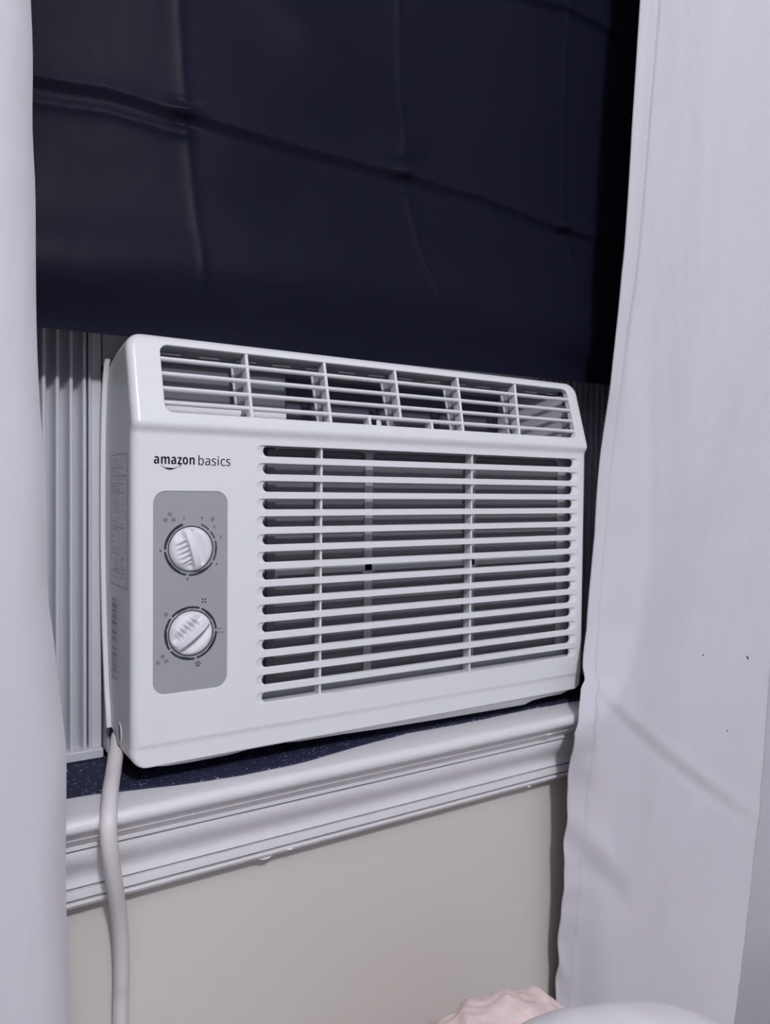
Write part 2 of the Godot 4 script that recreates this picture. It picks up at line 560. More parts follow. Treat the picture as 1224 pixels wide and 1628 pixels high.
# the flat front between a rounded hole and the rectangle round it
func hole_cell(s: SurfaceTool, cell: Rect2, hx0: float, hy0: float, hx1: float, hy1: float, r: float, rim: float) -> void:
	var x0 := cell.position.x
	var y0 := cell.position.y
	var x1 := cell.end.x
	var y1 := cell.end.y
	var ex := []
	for c in [[x1, y1, hx1 - r, hy1 - r], [x0, y1, hx0 + r, hy1 - r], [x0, y0, hx0 + r, hy0 + r], [x1, y0, hx1 - r, hy0 + r]]:
		var list := [fposmod(atan2(c[1] - c[3], c[0] - c[2]), TAU)]
		if c[1] > YT - RC:
			for k in 9:
				var a := PI / 2 * k / 8.0
				var px: float = RC - (RC - EDGE) * cos(a)
				if c[0] > RC:
					px = W - px
				list.append(fposmod(atan2(YT - RC + (RC - EDGE) * sin(a) - c[3], px - c[2]), TAU))
		ex.append(list)
	var o := rrect(hx0, hy0, hx1, hy1, r, 6, ex)
	var outer := []
	for e in o:
		var c: Vector2 = e[1]
		var d: Vector2 = e[2]
		var t := 1e9
		if d.x > 1e-6: t = min(t, (x1 - c.x) / d.x)
		if d.x < -1e-6: t = min(t, (x0 - c.x) / d.x)
		if d.y > 1e-6: t = min(t, (y1 - c.y) / d.y)
		if d.y < -1e-6: t = min(t, (y0 - c.y) / d.y)
		var e2 := c + d * t
		# keep inside the rounded upper corners of the front
		if e2.y > YT - RC and (e2.x < RC or e2.x > W - RC):
			var cc := Vector2(RC if e2.x < RC else W - RC, YT - RC)
			var m := c - cc
			var bq := m.dot(d)
			var q := bq * bq - m.length_squared() + (RC - EDGE) * (RC - EDGE)
			if q > 0.0:
				t = -bq + sqrt(q)
		outer.append(c + d * t)
	var k := o.size()
	for i in k:
		var j := (i + 1) % k
		front_quad(s, o[i][0], o[j][0], outer[j], outer[i])
		# rim of the hole
		var a: Vector2 = o[i][0]
		var b: Vector2 = o[j][0]
		var na := Vector3(-o[i][2].x, -o[i][2].y, 0)
		var nb := Vector3(-o[j][2].x, -o[j][2].y, 0)
		var e := 0.0006
		var a1 := v_front(a.x, a.y) + na * e + Vector3(0, 0, -e)
		var b1 := v_front(b.x, b.y) + nb * e + Vector3(0, 0, -e)
		nquad(s, [v_front(a.x, a.y), v_front(b.x, b.y), b1, a1], [nf(a.y), nf(b.y), nb, na])
		nquad(s, [a1, b1, b1 - Vector3(0, 0, rim), a1 - Vector3(0, 0, rim)], [na, nb, nb, na])

# the front edge is rounded more tightly along the bottom
func edge_k(ny: float) -> float:
	return 1.0 - 0.68 * maxf(0.0, -ny)

# (x, y) of the left end of the flat front, at angle a of the corner arc below (low) or above it
func corner_pt(a: float, low: bool) -> Vector2:
	var n := Vector2(-cos(a), -sin(a) if low else sin(a))
	var c := Vector2(RC, YB + RC if low else YT - RC)
	return c + n * (RC - EDGE * edge_k(n.y))

func front_strips(s: SurfaceTool, pts: Array) -> void:
	for i in pts.size() - 1:
		var a: Vector2 = pts[i]
		var b: Vector2 = pts[i + 1]
		front_quad(s, a, Vector2(W - a.x, a.y), Vector2(W - b.x, b.y), b)

const BACK_LEFT := [[0.852, -0.040], [0.866, -0.040], [0.868, -0.054], [0.891, -0.060], [0.934, -0.067], [0.996, -0.072], [1.067, -0.071], [1.102, -0.067], [1.121, -0.060], [1.134, -0.050]]
const TOP_DROP := [[-0.06, 0.0138], [-0.054, 0.009], [-0.0386, 0.004], [-0.02, 0.0], [0.01, 0.0]]

func shell_outline(inset: float) -> Array:
	var out := []
	var mids := []
	for e in ZF:
		if e[0] > YB + RC and e[0] < YT - RC:
			mids.append(e[0])
	for y in [0.8655, 0.8662, 0.891, 0.915, 0.934, 0.965, 0.996, 1.03, 1.055, 1.09, 1.102, 1.115, 1.121]:
		if y > YB + RC:
			mids.append(y)
	mids.sort()
	for k in 7:
		var a := PI + PI / 2 * k / 6.0
		out.append([Vector2(RC, YB + RC) + Vector2(cos(a), sin(a)) * (RC - inset * edge_k(sin(a))), Vector2(cos(a), sin(a))])
	for k in 7:
		var a := PI * 1.5 + PI / 2 * k / 6.0
		out.append([Vector2(W - RC, YB + RC) + Vector2(cos(a), sin(a)) * (RC - inset * edge_k(sin(a))), Vector2(cos(a), sin(a))])
	for y in mids:
		out.append([Vector2(W - inset, y), Vector2(1, 0)])
	for k in 7:
		var a := PI / 2 * k / 6.0
		out.append([Vector2(W - RC, YT - RC) + Vector2(cos(a), sin(a)) * (RC - inset * edge_k(sin(a))), Vector2(cos(a), sin(a))])
	for k in 7:
		var a := PI / 2 + PI / 2 * k / 6.0
		out.append([Vector2(RC, YT - RC) + Vector2(cos(a), sin(a)) * (RC - inset * edge_k(sin(a))), Vector2(cos(a), sin(a))])
	mids.reverse()
	for y in mids:
		out.append([Vector2(inset, y), Vector2(-1, 0)])
	return out

func shell_back(p: Vector2, n: Vector2) -> float:
	if n.y < -0.7:
		return -0.040
	if n.y > 0.7:
		return -0.058
	if n.x < 0.0:
		return along(BACK_LEFT, p.y)
	return -0.066

func front_shell(parent: Node) -> MeshInstance3D:
	var s := begin()
	# rounded edge and sides
	var rings := []
	for k in 6:
		var a := PI / 2 * k / 5.0
		var o := shell_outline(EDGE * (1.0 - sin(a)))
		var ring := []
		for e in o:
			var p: Vector2 = e[0]
			var n2: Vector2 = e[1]
			ring.append([v_front(p.x, p.y, -EDGE * edge_k(n2.y) * (1.0 - cos(a))), (nf(p.y) * cos(a) + Vector3(n2.x, n2.y, 0) * sin(a)).normalized()])
		rings.append(ring)
	var base := shell_outline(0.0)
	for k in [0.2, 0.4, 0.6, 0.8, 1.0]:
		var ring := []
		for i in base.size():
			var p: Vector2 = base[i][0]
			var n2: Vector2 = base[i][1]
			var z: float = lerp(rings[5][i][0].z, shell_back(p, n2), k)
			var y := p.y
			y -= along(TOP_DROP, z) * clampf((p.y - 1.104) / 0.03, 0.0, 1.0)
			ring.append([Vector3(p.x, y, z), Vector3(n2.x, n2.y, 0)])
		rings.append(ring)
	for k in rings.size() - 1:
		for i in rings[k].size():
			var j: int = (i + 1) % rings[k].size()
			nquad(s, [rings[k][i][0], rings[k][j][0], rings[k + 1][j][0], rings[k + 1][i][0]], [rings[k][i][1], rings[k][j][1], rings[k + 1][j][1], rings[k + 1][i][1]])
	# lower band
	var ys := []
	for k in 7:
		ys.append(corner_pt(PI / 2 * (6 - k) / 6.0, true))
	for y in [0.8655, 0.8664, 0.8672, 0.8680, 0.8690, 0.8817]:
		ys.append(Vector2(EDGE, y))
	front_strips(s, ys)
	# beside the grille
	hole_cell(s, Rect2(EDGE, 0.8817, 0.080 - EDGE, 1.066 - 0.8817), 0.0134, 0.8990, 0.0643, 1.0322, 0.0085, 0.0008)
	front_quad(s, Vector2(0.4035, 0.8817), Vector2(W - EDGE, 0.8817), Vector2(W - EDGE, 1.066), Vector2(0.4035, 1.066))
	bar_piece(s, -1)
	bar_piece(s, 14)
	# the ridge
	ys = [Vector2(EDGE, 1.066), Vector2(EDGE, 1.067)]
	for e in ZF:
		if e[0] > 1.067 and e[0] < 1.0795:
			ys.append(Vector2(EDGE, e[0]))
			ys.append(Vector2(EDGE, e[0] + 0.0007))
	ys.append(Vector2(EDGE, 1.0800))
	front_strips(s, ys)
	# round the outlet opening
	hole_cell(s, Rect2(EDGE, 1.0800, W - 2 * EDGE, 1.1290 - 1.0800), 0.0207, 1.0822, 0.3955, 1.1284, 0.006, 0.005)
	return part("front_panel", s, M.plastic, parent, true)

const SLOT_R := 0.0040
const SX0 := 0.0846
const SX1 := 0.3998

func slot_y(k: int) -> float:
	return 1.0601 - k * 0.012314

# lower (side -1) or upper (side +1) half of slot k as a line of points: on the face, and where the scoop ends behind it
func slot_edge(k: int, side: float) -> Array:
	var face := []
	var deep := []
	var n := 8
	for i in n + 1:
		var a := PI / 2 * i / n
		face.append(Vector2(SX0 + SLOT_R - SLOT_R * cos(a), slot_y(k) + side * SLOT_R * sin(a)))
		deep.append(Vector2(SX0 + 0.0054 + (SLOT_R - 0.0003) * (1.0 - cos(a)), slot_y(k) + side * (SLOT_R - 0.0003) * sin(a)))
	for f in [0.2, 0.4, 0.6, 0.8]:
		face.append(Vector2(lerp(SX0 + SLOT_R, SX1 - SLOT_R, f), slot_y(k) + side * SLOT_R))
		deep.append(Vector2(lerp(SX0 + SLOT_R, SX1 - SLOT_R, f), slot_y(k) + side * (SLOT_R - 0.0003)))
	for i in n + 1:
		var a := PI / 2 * (n - i) / n
		face.append(Vector2(SX1 - SLOT_R + SLOT_R * cos(a), slot_y(k) + side * SLOT_R * sin(a)))
		deep.append(Vector2(SX1 - 0.0066 - (SLOT_R - 0.0003) * (1.0 - cos(a)), slot_y(k) + side * (SLOT_R - 0.0003) * sin(a)))
	return [face, deep]

func bar_piece(s: SurfaceTool, k: int) -> void:
	# the solid between slot k and slot k + 1 (k = -1: above the first, 14: below the last)
	var up := []
	var lo := []
	if k >= 0:
		up = slot_edge(k, -1.0)
	if k < 14:
		lo = slot_edge(k + 1, 1.0)
	var uf: Array = up[0] if k >= 0 else []
	var lf: Array = lo[0] if k < 14 else []
	var n: int = max(uf.size(), lf.size())
	if k < 0:
		for p in lf: uf.append(Vector2(p.x, 1.066))
	if k == 14:
		for p in uf: lf.append(Vector2(p.x, 0.8817))
	front_quad(s, Vector2(0.080, lf[0].y), lf[0], uf[0], Vector2(0.080, uf[0].y))
	front_quad(s, lf[n - 1], Vector2(0.4035, lf[n - 1].y), Vector2(0.4035, uf[n - 1].y), uf[n - 1])
	for i in n - 1:
		front_quad(s, lf[i], lf[i + 1], uf[i + 1], uf[i])
	for e in [[up, -1.0], [lo, 1.0]]:
		if e[0].size() == 0:
			continue
		var sg: float = e[1]
		var ring := []
		for i in n:
			var f: Vector2 = e[0][0][i]
			var d: Vector2 = e[0][1][i]
			var t0: Vector2 = e[0][0][max(i - 1, 0)]
			var t1: Vector2 = e[0][0][min(i + 1, n - 1)]
			var nn := Vector2(-(t1 - t0).y, (t1 - t0).x).normalized() * -sg
			if i == 0: nn = Vector2(1, 0)
			if i == n - 1: nn = Vector2(-1, 0)
			var slope := f.distance_to(d) / 0.0018
			var n_wall := Vector3(nn.x, nn.y, slope).normalized()
			ring.append([Vector3(f.x, f.y, 0), Vector3(f.x, f.y, 0).lerp(Vector3(d.x, d.y, -0.0018), 0.25) - Vector3(0, 0, 0.0006), Vector3(d.x, d.y, -0.0018), Vector3(d.x, d.y, -0.0034), n_wall, Vector3(nn.x, nn.y, 0)])
		for i in n - 1:
			var a: Array = ring[i]
			var b: Array = ring[i + 1]
			nquad(s, [a[0], b[0], b[1], a[1]], [a[4], b[4], b[4], a[4]])
			nquad(s, [a[1], b[1], b[2], a[2]], [a[4], b[4], b[4], a[4]])
			nquad(s, [a[2], b[2], b[3], a[3]], [a[5], b[5], b[5], a[5]])

func flat_print(s: SurfaceTool, pts: PackedVector2Array, z: float, t: float) -> void:
	s.set_smooth_group(-1)
	var ids := Geometry2D.triangulate_polygon(pts)
	for i in range(0, ids.size(), 3):
		tri(s, Vector3(pts[ids[i]].x, pts[ids[i]].y, z + t), Vector3(pts[ids[i + 1]].x, pts[ids[i + 1]].y, z + t), Vector3(pts[ids[i + 2]].x, pts[ids[i + 2]].y, z + t), Vector3.BACK)
	var area := 0.0
	for i in pts.size():
		area += pts[i].cross(pts[(i + 1) % pts.size()])
	for i in pts.size():
		var a := pts[i]
		var b := pts[(i + 1) % pts.size()]
		var d := (b - a).orthogonal() * (1.0 if area > 0 else -1.0)
		quad(s, Vector3(a.x, a.y, z), Vector3(b.x, b.y, z), Vector3(b.x, b.y, z + t), Vector3(a.x, a.y, z + t), Vector3(-d.x, -d.y, 0) * -1.0)

# lettering whose lowercase letters are x_height tall, from left to right edge, on the given baseline
func lettering(called: String, text: String, left: float, base: float, width: float, x_height: float, z: float, bold: bool, m: Material, parent: Node) -> void:
	var f := SystemFont.new()
	f.font_names = PackedStringArray(["Droid Sans"])
	if bold:
		f.font_weight = 700
	var t := TextMesh.new()
	t.text = text
	t.font = f
	t.font_size = 64
	t.pixel_size = 0.001
	t.depth = 0.004
	t.curve_step = 0.5
	t.horizontal_alignment = HORIZONTAL_ALIGNMENT_LEFT
	t.vertical_alignment = VERTICAL_ALIGNMENT_BOTTOM
	var ab := t.get_aabb()
	# where the baseline lies: measured on a letter that stands on it
	var probe: TextMesh = t.duplicate()
	probe.text = "x"
	var px := probe.get_aabb()
	var sy := x_height / px.size.y
	var sx := width / ab.size.x
	var o := MeshInstance3D.new()
	o.name = called
	o.mesh = t
	o.material_override = m
	o.scale = Vector3(sx, sy, 0.05)
	o.position = Vector3(left - ab.position.x * sx, base - px.position.y * sy, z)
	parent.add_child(o, true)

func star(c: Vector2, r: float, w: float, spokes: int, z: float, s: SurfaceTool, turn := 0.0) -> void:
	for k in spokes:
		var a := PI * k / spokes + turn
		var d := Vector2(cos(a), sin(a))
		var p := d.orthogonal() * w * 0.5
		flat_print(s, PackedVector2Array([c - d * r - p, c + d * r - p, c + d * r + p, c - d * r + p]), z, 0.00008)
	for k in spokes * 2:
		var a := PI * k / spokes + turn
		var d := Vector2(cos(a), sin(a))
		for g in [-1.0, 1.0]:
			var e := d.rotated(g * 0.75)
			var q := c + d * r * 0.55
			var p := e.orthogonal() * w * 0.35
			flat_print(s, PackedVector2Array([q - p, q + e * r * 0.34 - p, q + e * r * 0.34 + p, q + p]), z, 0.00007)

func fan_symbol(c: Vector2, r: float, blades: int, z: float, s: SurfaceTool, turn := 0.0) -> void:
	for k in blades:
		var a := TAU * k / blades + turn
		var pts := PackedVector2Array()
		for e in [[0.12, 0.0], [0.5, -0.35], [1.0, -0.42], [1.05, 0.0], [0.95, 0.30], [0.5, 0.22]]:
			pts.append(c + Vector2(cos(a + e[1]), sin(a + e[1])) * r * e[0])
		flat_print(s, pts, z, 0.00008)

# a round knob: low dome with a grip ridge across it, ribbed on one side
func knob(parent: Node, c: Vector2, ang: float, rib_side: float) -> void:
	var R := 0.0146
	var z0 := -0.0008
	var s := begin()
	s.set_smooth_group(0)
	var dir := Vector2(cos(ang), sin(ang))
	var nrm := dir.orthogonal() * -1.0
	var height := func(p: Vector2) -> float:
		var rr: float = p.length() / R
		var rim: float = 0.0034 * pow(max(0.0, 1.0 - pow(rr, 8.0)), 0.5)
		var u: float = p.dot(nrm)
		var v: float = p.dot(dir)
		var fin: float = 1.0 - smoothstep(0.0020, 0.0033, absf(u))
		var crown: float = 0.0078 * (1.0 - 0.45 * pow(absf(v) / R, 2.2))
		var h: float = rim * 1.15
		# scoop on either side that sinks from the rim towards the ridge
		var sc: float = smoothstep(0.0105, 0.0035, absf(u)) * smoothstep(1.0, 0.72, absf(v) / R)
		h -= (0.0022 if u * rib_side > 0.0 else 0.0032) * sc
		if u * rib_side > 0.0:
			var win: float = smoothstep(0.0018, 0.0030, absf(u)) * smoothstep(0.0118, 0.0060, absf(u)) * smoothstep(0.0090, 0.0078, absf(v))
			var ph: float = (v + absf(u) * 0.15) / 0.0032
			var fr: float = ph - floor(ph)
			h += 0.0031 * win * (1.0 - absf(2.0 * fr - 1.0)) * 1.0
		h = max(h, lerp(h, crown, fin))
		return h * pow(max(0.0, 1.0 - pow(rr, 14.0)), 0.5)
	var prev := []
	var rs := []
	for i in 45:
		rs.append(pow(i / 44.0, 0.85))
	var seg := 96
	for f in rs:
		var ring := []
		for k in seg:
			var a := TAU * k / seg
			var p: Vector2 = Vector2(cos(a), sin(a)) * R * f
			ring.append(Vector3(c.x + p.x, c.y + p.y, z0 + height.call(p)))
		if prev.size() > 0:
			for k in seg:
				var k2 := (k + 1) % seg
				quad(s, prev[k], prev[k2], ring[k2], ring[k], Vector3(0, 0, 1))
		prev = ring
	part("knob", s, M.plastic_soft, parent)
	# dark gap round the knob and the raised ring outside it
	var g := begin()
	var outer := PackedVector2Array()
	for k in 64:
		outer.append(c + Vector2(cos(TAU * k / 64), sin(TAU * k / 64)) * 0.0153)
	flat_print(g, outer, -0.0008, 0.00006)
	part("knob_gap", g, M.ink, parent)
	g = begin()
	g.set_smooth_group(0)
	for k in 64:
		var a := TAU * k / 64
		var b := TAU * (k + 1) / 64
		var q := []
		for t in [[0.0153, 0.00005], [0.0154, 0.0004], [0.0158, 0.0004], [0.0161, 0.0]]:
			q.append([Vector3(c.x + cos(a) * t[0], c.y + sin(a) * t[0], -0.0008 + t[1]), Vector3(c.x + cos(b) * t[0], c.y + sin(b) * t[0], -0.0008 + t[1])])
		for i in 3:
			quad(g, q[i][0], q[i][1], q[i + 1][1], q[i + 1][0], Vector3(0, 0, 1))
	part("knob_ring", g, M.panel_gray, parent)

func arc_mark(parent: Node, c: Vector2, a0: float, a1: float, t0: float, t1: float) -> void:
	var s := begin()
	var pts := PackedVector2Array()
	var n := 16
	for i in n + 1:
		var a: float = lerp(a0, a1, float(i) / n)
		pts.append(c + Vector2(cos(a), sin(a)) * 0.0179)
	for i in n + 1:
		var a: float = lerp(a1, a0, float(i) / n)
		var t: float = lerp(t1, t0, float(i) / n)
		pts.append(c + Vector2(cos(a), sin(a)) * (0.0179 - t))
	flat_print(s, pts, -0.0008, 0.00008)
	part("dial_mark", s, M.ink, parent)

func control_panel(ac: Node) -> void:
	var s := begin()
	var o := rrect(0.0130, 0.8986, 0.0647, 1.0326, 0.0085)
	var pts := PackedVector2Array()
	for e in o:
		pts.append(e[0])
	var clean := PackedVector2Array()
	for i in pts.size():
		if pts[i].distance_to(pts[(i + 1) % pts.size()]) > 1e-6:
			clean.append(pts[i])
	flat_print(s, clean, -0.0028, 0.002)
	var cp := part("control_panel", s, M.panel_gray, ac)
	var c1 := Vector2(0.0387, 0.9937)
	var c2 := Vector2(0.0389, 0.9379)
	knob(cp, c1, deg_to_rad(106.0), 1.0)
	knob(cp, c2, deg_to_rad(39.0), 1.0)
	var d := deg_to_rad(1.0)
	var g := 2.6
	var th := func(a: float) -> float: # thin at "1", thick at "7", going clockwise
		return lerp(0.0008, 0.0017, clampf((67.0 - a) / 318.0, 0.0, 1.0))
	var stops := [67.0, 42.6, 19.6, -30.5, -97.5, -178.0, -251.5]
	for i in 6:
		var a: float = stops[i] - (g if i > 0 else 0.0)
		var b: float = stops[i + 1] + (g if i < 5 else 0.0)
		arc_mark(cp, c1, a * d, b * d, th.call(a), th.call(b))
	var st2 := [68.2, 139.5, 216.5, 280.6, 362.0, 428.2]
	for i in 5:
		arc_mark(cp, c2, (st2[i] + g) * d, (st2[i + 1] - g) * d, 0.00135, 0.00135)
	var k := 0.0179 / 365.0
	var zp := -0.0008
	for e in [["7", 545, 140], ["1", 790, 140], ["2", 970, 255], ["3", 1062, 395], ["4", 1005, 765], ["5", 600, 950], ["6", 236, 560]]:
		var p := c1 + Vector2(e[1] - 645, 548 - e[2]) * k
		lettering("dial_number", e[0], p.x - 0.0006, p.y - 0.0009, 0.0012, 0.00135, zp, true, M.ink, cp)
	for e in [[945, 150], [360, 80], [300, 155], [408, 155]]:
		var sm := begin()
		star(c1 + Vector2(e[0] - 645, 548 - e[1]) * k, 0.0017, 0.00028, 3, zp, sm, PI / 6)
		part("snowflake_mark", sm, M.ink_thin, cp)
	for e in [[310, 305], [265, 860], [205, 940], [315, 930]]:
		var sm := begin()
		star(c2 + Vector2(e[0] - 650, 583 - e[1]) * k, 0.0017, 0.00028, 3, zp, sm, PI / 6)
		part("snowflake_mark", sm, M.ink_thin, cp)
	var fm := begin()
	fan_symbol(c2 + Vector2(830 - 650, 583 - 155) * k, 0.0019, 4, zp, fm, PI / 4)
	part("fan_mark", fm, M.ink, cp)
	fm = begin()
	fan_symbol(c2 + Vector2(748 - 650, 583 - 1010) * k, 0.0019, 5, zp, fm, PI / 2)
	part("fan_mark", fm, M.ink, cp)
	lettering("dial_lettering", "OFF/", c2.x + 0.0181, c2.y + 0.0006, 0.0034, 0.00085, zp, false, M.ink_thin, cp)
	lettering("dial_lettering", "RESET", c2.x + 0.0181, c2.y - 0.0018, 0.0055, 0.00085, zp, false, M.ink_thin, cp)

func label_quad(called: String, im: Image, y0: float, y1: float, z0: float, z1: float, parent: Node) -> void:
	var m := mat(Color.WHITE, 0.34, 0.5)
	m.albedo_texture = ImageTexture.create_from_image(im)
	var s := begin()
	s.set_smooth_group(-1)
	var x := -0.0001
	var p := [Vector3(x, y1, z0), Vector3(x, y1, z1), Vector3(x, y0, z1), Vector3(x, y0, z0)]
	var uv := [Vector2(0, 0), Vector2(1, 0), Vector2(1, 1), Vector2(0, 1)]
	for i in [0, 1, 2, 0, 2, 3]:
		s.set_uv(uv[i])
		s.add_vertex(p[i])
	for i in [0, 2, 1, 0, 3, 2]:
		s.set_uv(uv[i])
		s.add_vertex(p[i] + Vector3(0.00008, 0, 0))
	part(called, s, m, parent)

func side_labels(ac: Node) -> void:
	var rng := RandomNumberGenerator.new()
	rng.seed = 77
	var base := Color(0.873, 0.872, 0.885)
	var ink := Color(0.48, 0.48, 0.53)
	var im := Image.create(220, 440, false, Image.FORMAT_RGBA8)
	im.fill(base)
	for r in [Rect2i(0, 0, 220, 3), Rect2i(0, 437, 220, 3), Rect2i(0, 0, 3, 440), Rect2i(217, 0, 3, 440)]:
		im.fill_rect(r, ink)
	var y := 14
	while y < 418:
		var x := 8
		var lim := 205
		if y > 250 and y < 300:
			lim = 60
		if y > 340 and y < 385: # room for the approval marks
			y += 8
			continue
		if rng.randf() < 0.14:
			y += 7
			continue
		var big := rng.randf() < 0.2
		lim = int(lim * (0.45 + 0.55 * rng.randf()))
		while x < lim:
			var w := 3 + rng.randi() % 11
			im.fill_rect(Rect2i(x, y, w, 4 if big else 2), ink if big else ink.lerp(base, 0.25))
			x += w + 2 + rng.randi() % 4
		y += 8 if big else 6
	# approval marks: a triangle and a round letter mark
	for k in 40:
		im.fill_rect(Rect2i(70 + k / 2, 382 - k, 3, 2), ink)
		im.fill_rect(Rect2i(110 - k / 2, 382 - k, 3, 2), ink)
	im.fill_rect(Rect2i(70, 381, 42, 3), ink)
	for k in 60:
		var a := 0.7 + (TAU - 1.4) * k / 60.0
		im.fill_rect(Rect2i(int(160 + cos(a) * 18), int(362 + sin(a) * 19), 5, 4), ink)
	label_quad("rating_label", im, 0.9678, 1.0560, -0.0544, -0.0100, ac)
	im = Image.create(80, 256, false, Image.FORMAT_RGBA8)
	im.fill(base)
	y = 2
	while y < 250:
		var h := 1 + rng.randi() % 4
		im.fill_rect(Rect2i(4, y, 46, h), Color(0.3, 0.3, 0.36))
		y += h + 1 + rng.randi() % 4
	y = 8
	while y < 244:
		im.fill_rect(Rect2i(60, y, 8, 4), ink.lerp(base, 0.3))
		y += 7
	label_quad("barcode_label", im, 0.9025, 0.9590, -0.0515, -0.0290, ac)

func air_conditioner() -> void:
	var ac := thing("air_conditioner", "white window air conditioner with a slotted grille and two round knobs", "air conditioner", Vector3(0.205, SILL_Y, -0.03))
	var fp := front_shell(ac)
	# front grille: the bars between the slots, and the two uprights behind them
	for k in 14:
		var s := begin()
		bar_piece(s, k)
		part("grille_bar", s, M.plastic, fp, true)
	for x in [0.1365, 0.2770]:
		var s := begin()
		add_box(s, Vector3(x, (0.8836 + 1.0641) / 2, -0.0066), Vector3(0.0018, 1.0641 - 0.8836, 0.0085), 0.0003)
		part("grille_upright", s, M.plastic, fp)
	var s := begin()
	add_box(s, Vector3(0.242, 0.8825, -0.0085), Vector3(0.318, 0.0022, 0.010), 0.0004)
	part("grille_ledge", s, M.plastic, fp)
	# outlet grille, on the slanted face
	var facing := nf(1.10)
	for y in [1.1191, 1.1090, 1.0991, 1.0896]:
		s = begin()
		add_bar(s, v_front(0.0195, y) - facing * 0.0026, v_front(0.3985, y) - facing * 0.0026, facing, 0.0025, 0.0042, 0.0008)
		part("outlet_bar", s, M.plastic, fp)
	for e in [[0.0821, 1.1290, 0.0812, 1.0818], [0.1439, 1.1290, 0.1427, 1.0818], [0.2068, 1.1290, 0.2053, 1.0900], [0.2691, 1.1290, 0.2653, 1.0818], [0.3327, 1.1290, 0.3265, 1.0818], [0.1765, 1.0896, 0.1764, 1.0818], [0.2345, 1.0896, 0.2343, 1.0818]]:
		s = begin()
		add_bar(s, v_front(e[2], e[3]) - facing * 0.0052, v_front(e[0], e[1]) - facing * 0.0052, facing, 0.0023, 0.0090, 0.0005)
		part("outlet_upright", s, M.plastic, fp)
	s = begin()
	add_bar(s, v_front(0.1868, 1.0815) - facing * 0.006, v_front(0.1862, 1.0885) - facing * 0.004, Vector3(0.45, 0, 1), 0.0050, 0.0022, 0.0007)
	part("vane_lever", s, M.plastic, ac)
	# bottom lip behind the front's lower edge, with its shallow scallops
	s = begin()
	var lip := [[0.009, 0.8560], [0.013, 0.8532], [0.022, 0.8514], [0.039, 0.8508], [0.070, 0.8510], [0.084, 0.8526], [0.106, 0.8526], [0.120, 0.8512], [0.155, 0.8506], [0.188, 0.8494], [0.250, 0.8480], [0.290, 0.8473], [0.341, 0.8466], [0.350, 0.8490], [0.366, 0.8498], [0.386, 0.8500], [0.400, 0.8535]]
	var up := PackedVector3Array()
	var dn := PackedVector3Array()
	var bk := PackedVector3Array()
	for i in 81:
		var x: float = lerp(0.009, 0.400, i / 80.0)
		up.append(Vector3(x, 0.860, -0.0036))
		dn.append(Vector3(x, along(lip, x) - 0.0003, -0.0040))
		bk.append(Vector3(x, along(lip, x) + 0.001, -0.030))
	add_sheet(s, [up, dn, bk], 0.0012, Vector3(0, -1, 1))
	part("bottom_lip", s, M.plastic, ac)
	# lip along the rear edge of the side
	s = begin()
	s.set_smooth_group(-1)
	var prev := []
	for i in 41:
		var y: float = lerp(0.8675, 1.1225, i / 40.0)
		var z: float = along_smooth(BACK_LEFT.slice(2), y)
		var ring := [Vector3(0.0004, y, z + 0.0012), Vector3(-0.0026, y, z + 0.0009), Vector3(-0.0030, y, z + 0.0004), Vector3(-0.0030, y, z - 0.0016), Vector3(0.0004, y, z - 0.0016)]
		if prev.size():
			for j in 4:
				quad(s, prev[j], prev[j + 1], ring[j + 1], ring[j], [Vector3(-0.1, 0, 1), Vector3(-1, 0, 1), Vector3(-1, 0, 0), Vector3(0, 0, -1)][j])
		prev = ring
	part("rear_lip", s, M.plastic, ac)
	# oval screw well on the side
	s = begin()
	s.set_smooth_group(0)
	var rim := []
	for i in 32:
		var a := TAU * i / 32
		var row := []
		for t in [[0.0075, 0.0056, 0.0], [0.0069, 0.0050, -0.0009], [0.0062, 0.0043, -0.0003]]:
			row.append(Vector3(t[2] - 0.00005, 0.8697 + sin(a) * t[0], -0.0285 + cos(a) * t[1]))
		rim.append(row)
	for i in 32:
		var j := (i + 1) % 32
		for q in 2:
			quad(s, rim[i][q], rim[j][q], rim[j][q + 1], rim[i][q + 1], Vector3(-1, 0, 0))
	var well := part("screw_well", s, M.plastic, ac)
	s = begin()
	for i in 32:
		tri(s, Vector3(-0.0003, 0.8697, -0.0285), rim[i][2], rim[(i + 1) % 32][2], Vector3(-1, 0, 0))
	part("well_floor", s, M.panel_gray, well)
	# filter behind the grille: frame, ribs and cloth
	s = begin()
	for r in [[0.086, 0.883, 0.0925, 1.0645], [0.1808, 0.8885, 0.1878, 1.0632], [0.2862, 0.8885, 0.2902, 1.0632], [0.3876, 0.8830, 0.4025, 1.0645], [0.0925, 0.883, 0.3876, 0.8885], [0.0925, 1.0632, 0.3876, 1.0645], [0.1052, 0.971, 0.3876, 0.979]]:
		add_box(s, Vector3((r[0] + r[2]) / 2, (r[1] + r[3]) / 2, -0.0150), Vector3(r[2] - r[0], r[3] - r[1], 0.0022), 0.0004)
	# rounded corners of the filter windows
	for cx in [[0.1052, 0.1808], [0.1878, 0.2862], [0.2902, 0.3876]]:
		for cy in [[0.8885, 0.971], [0.979, 1.0632]]:
			for e in [[cx[0], cy[0], 1, 1], [cx[1], cy[0], -1, 1], [cx[0], cy[1], 1, -1], [cx[1], cy[1], -1, -1]]:
				var pts := PackedVector2Array([Vector2(e[0], e[1])])
				for k in 6:
					var a := PI / 2 * k / 5.0
					pts.append(Vector2(e[0] + e[2] * 0.004 * (1.0 - sin(a)), e[1] + e[3] * 0.004 * (1.0 - cos(a))))
				flat_print(s, pts, -0.0158, 0.0016)
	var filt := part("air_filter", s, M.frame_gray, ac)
	s = begin()
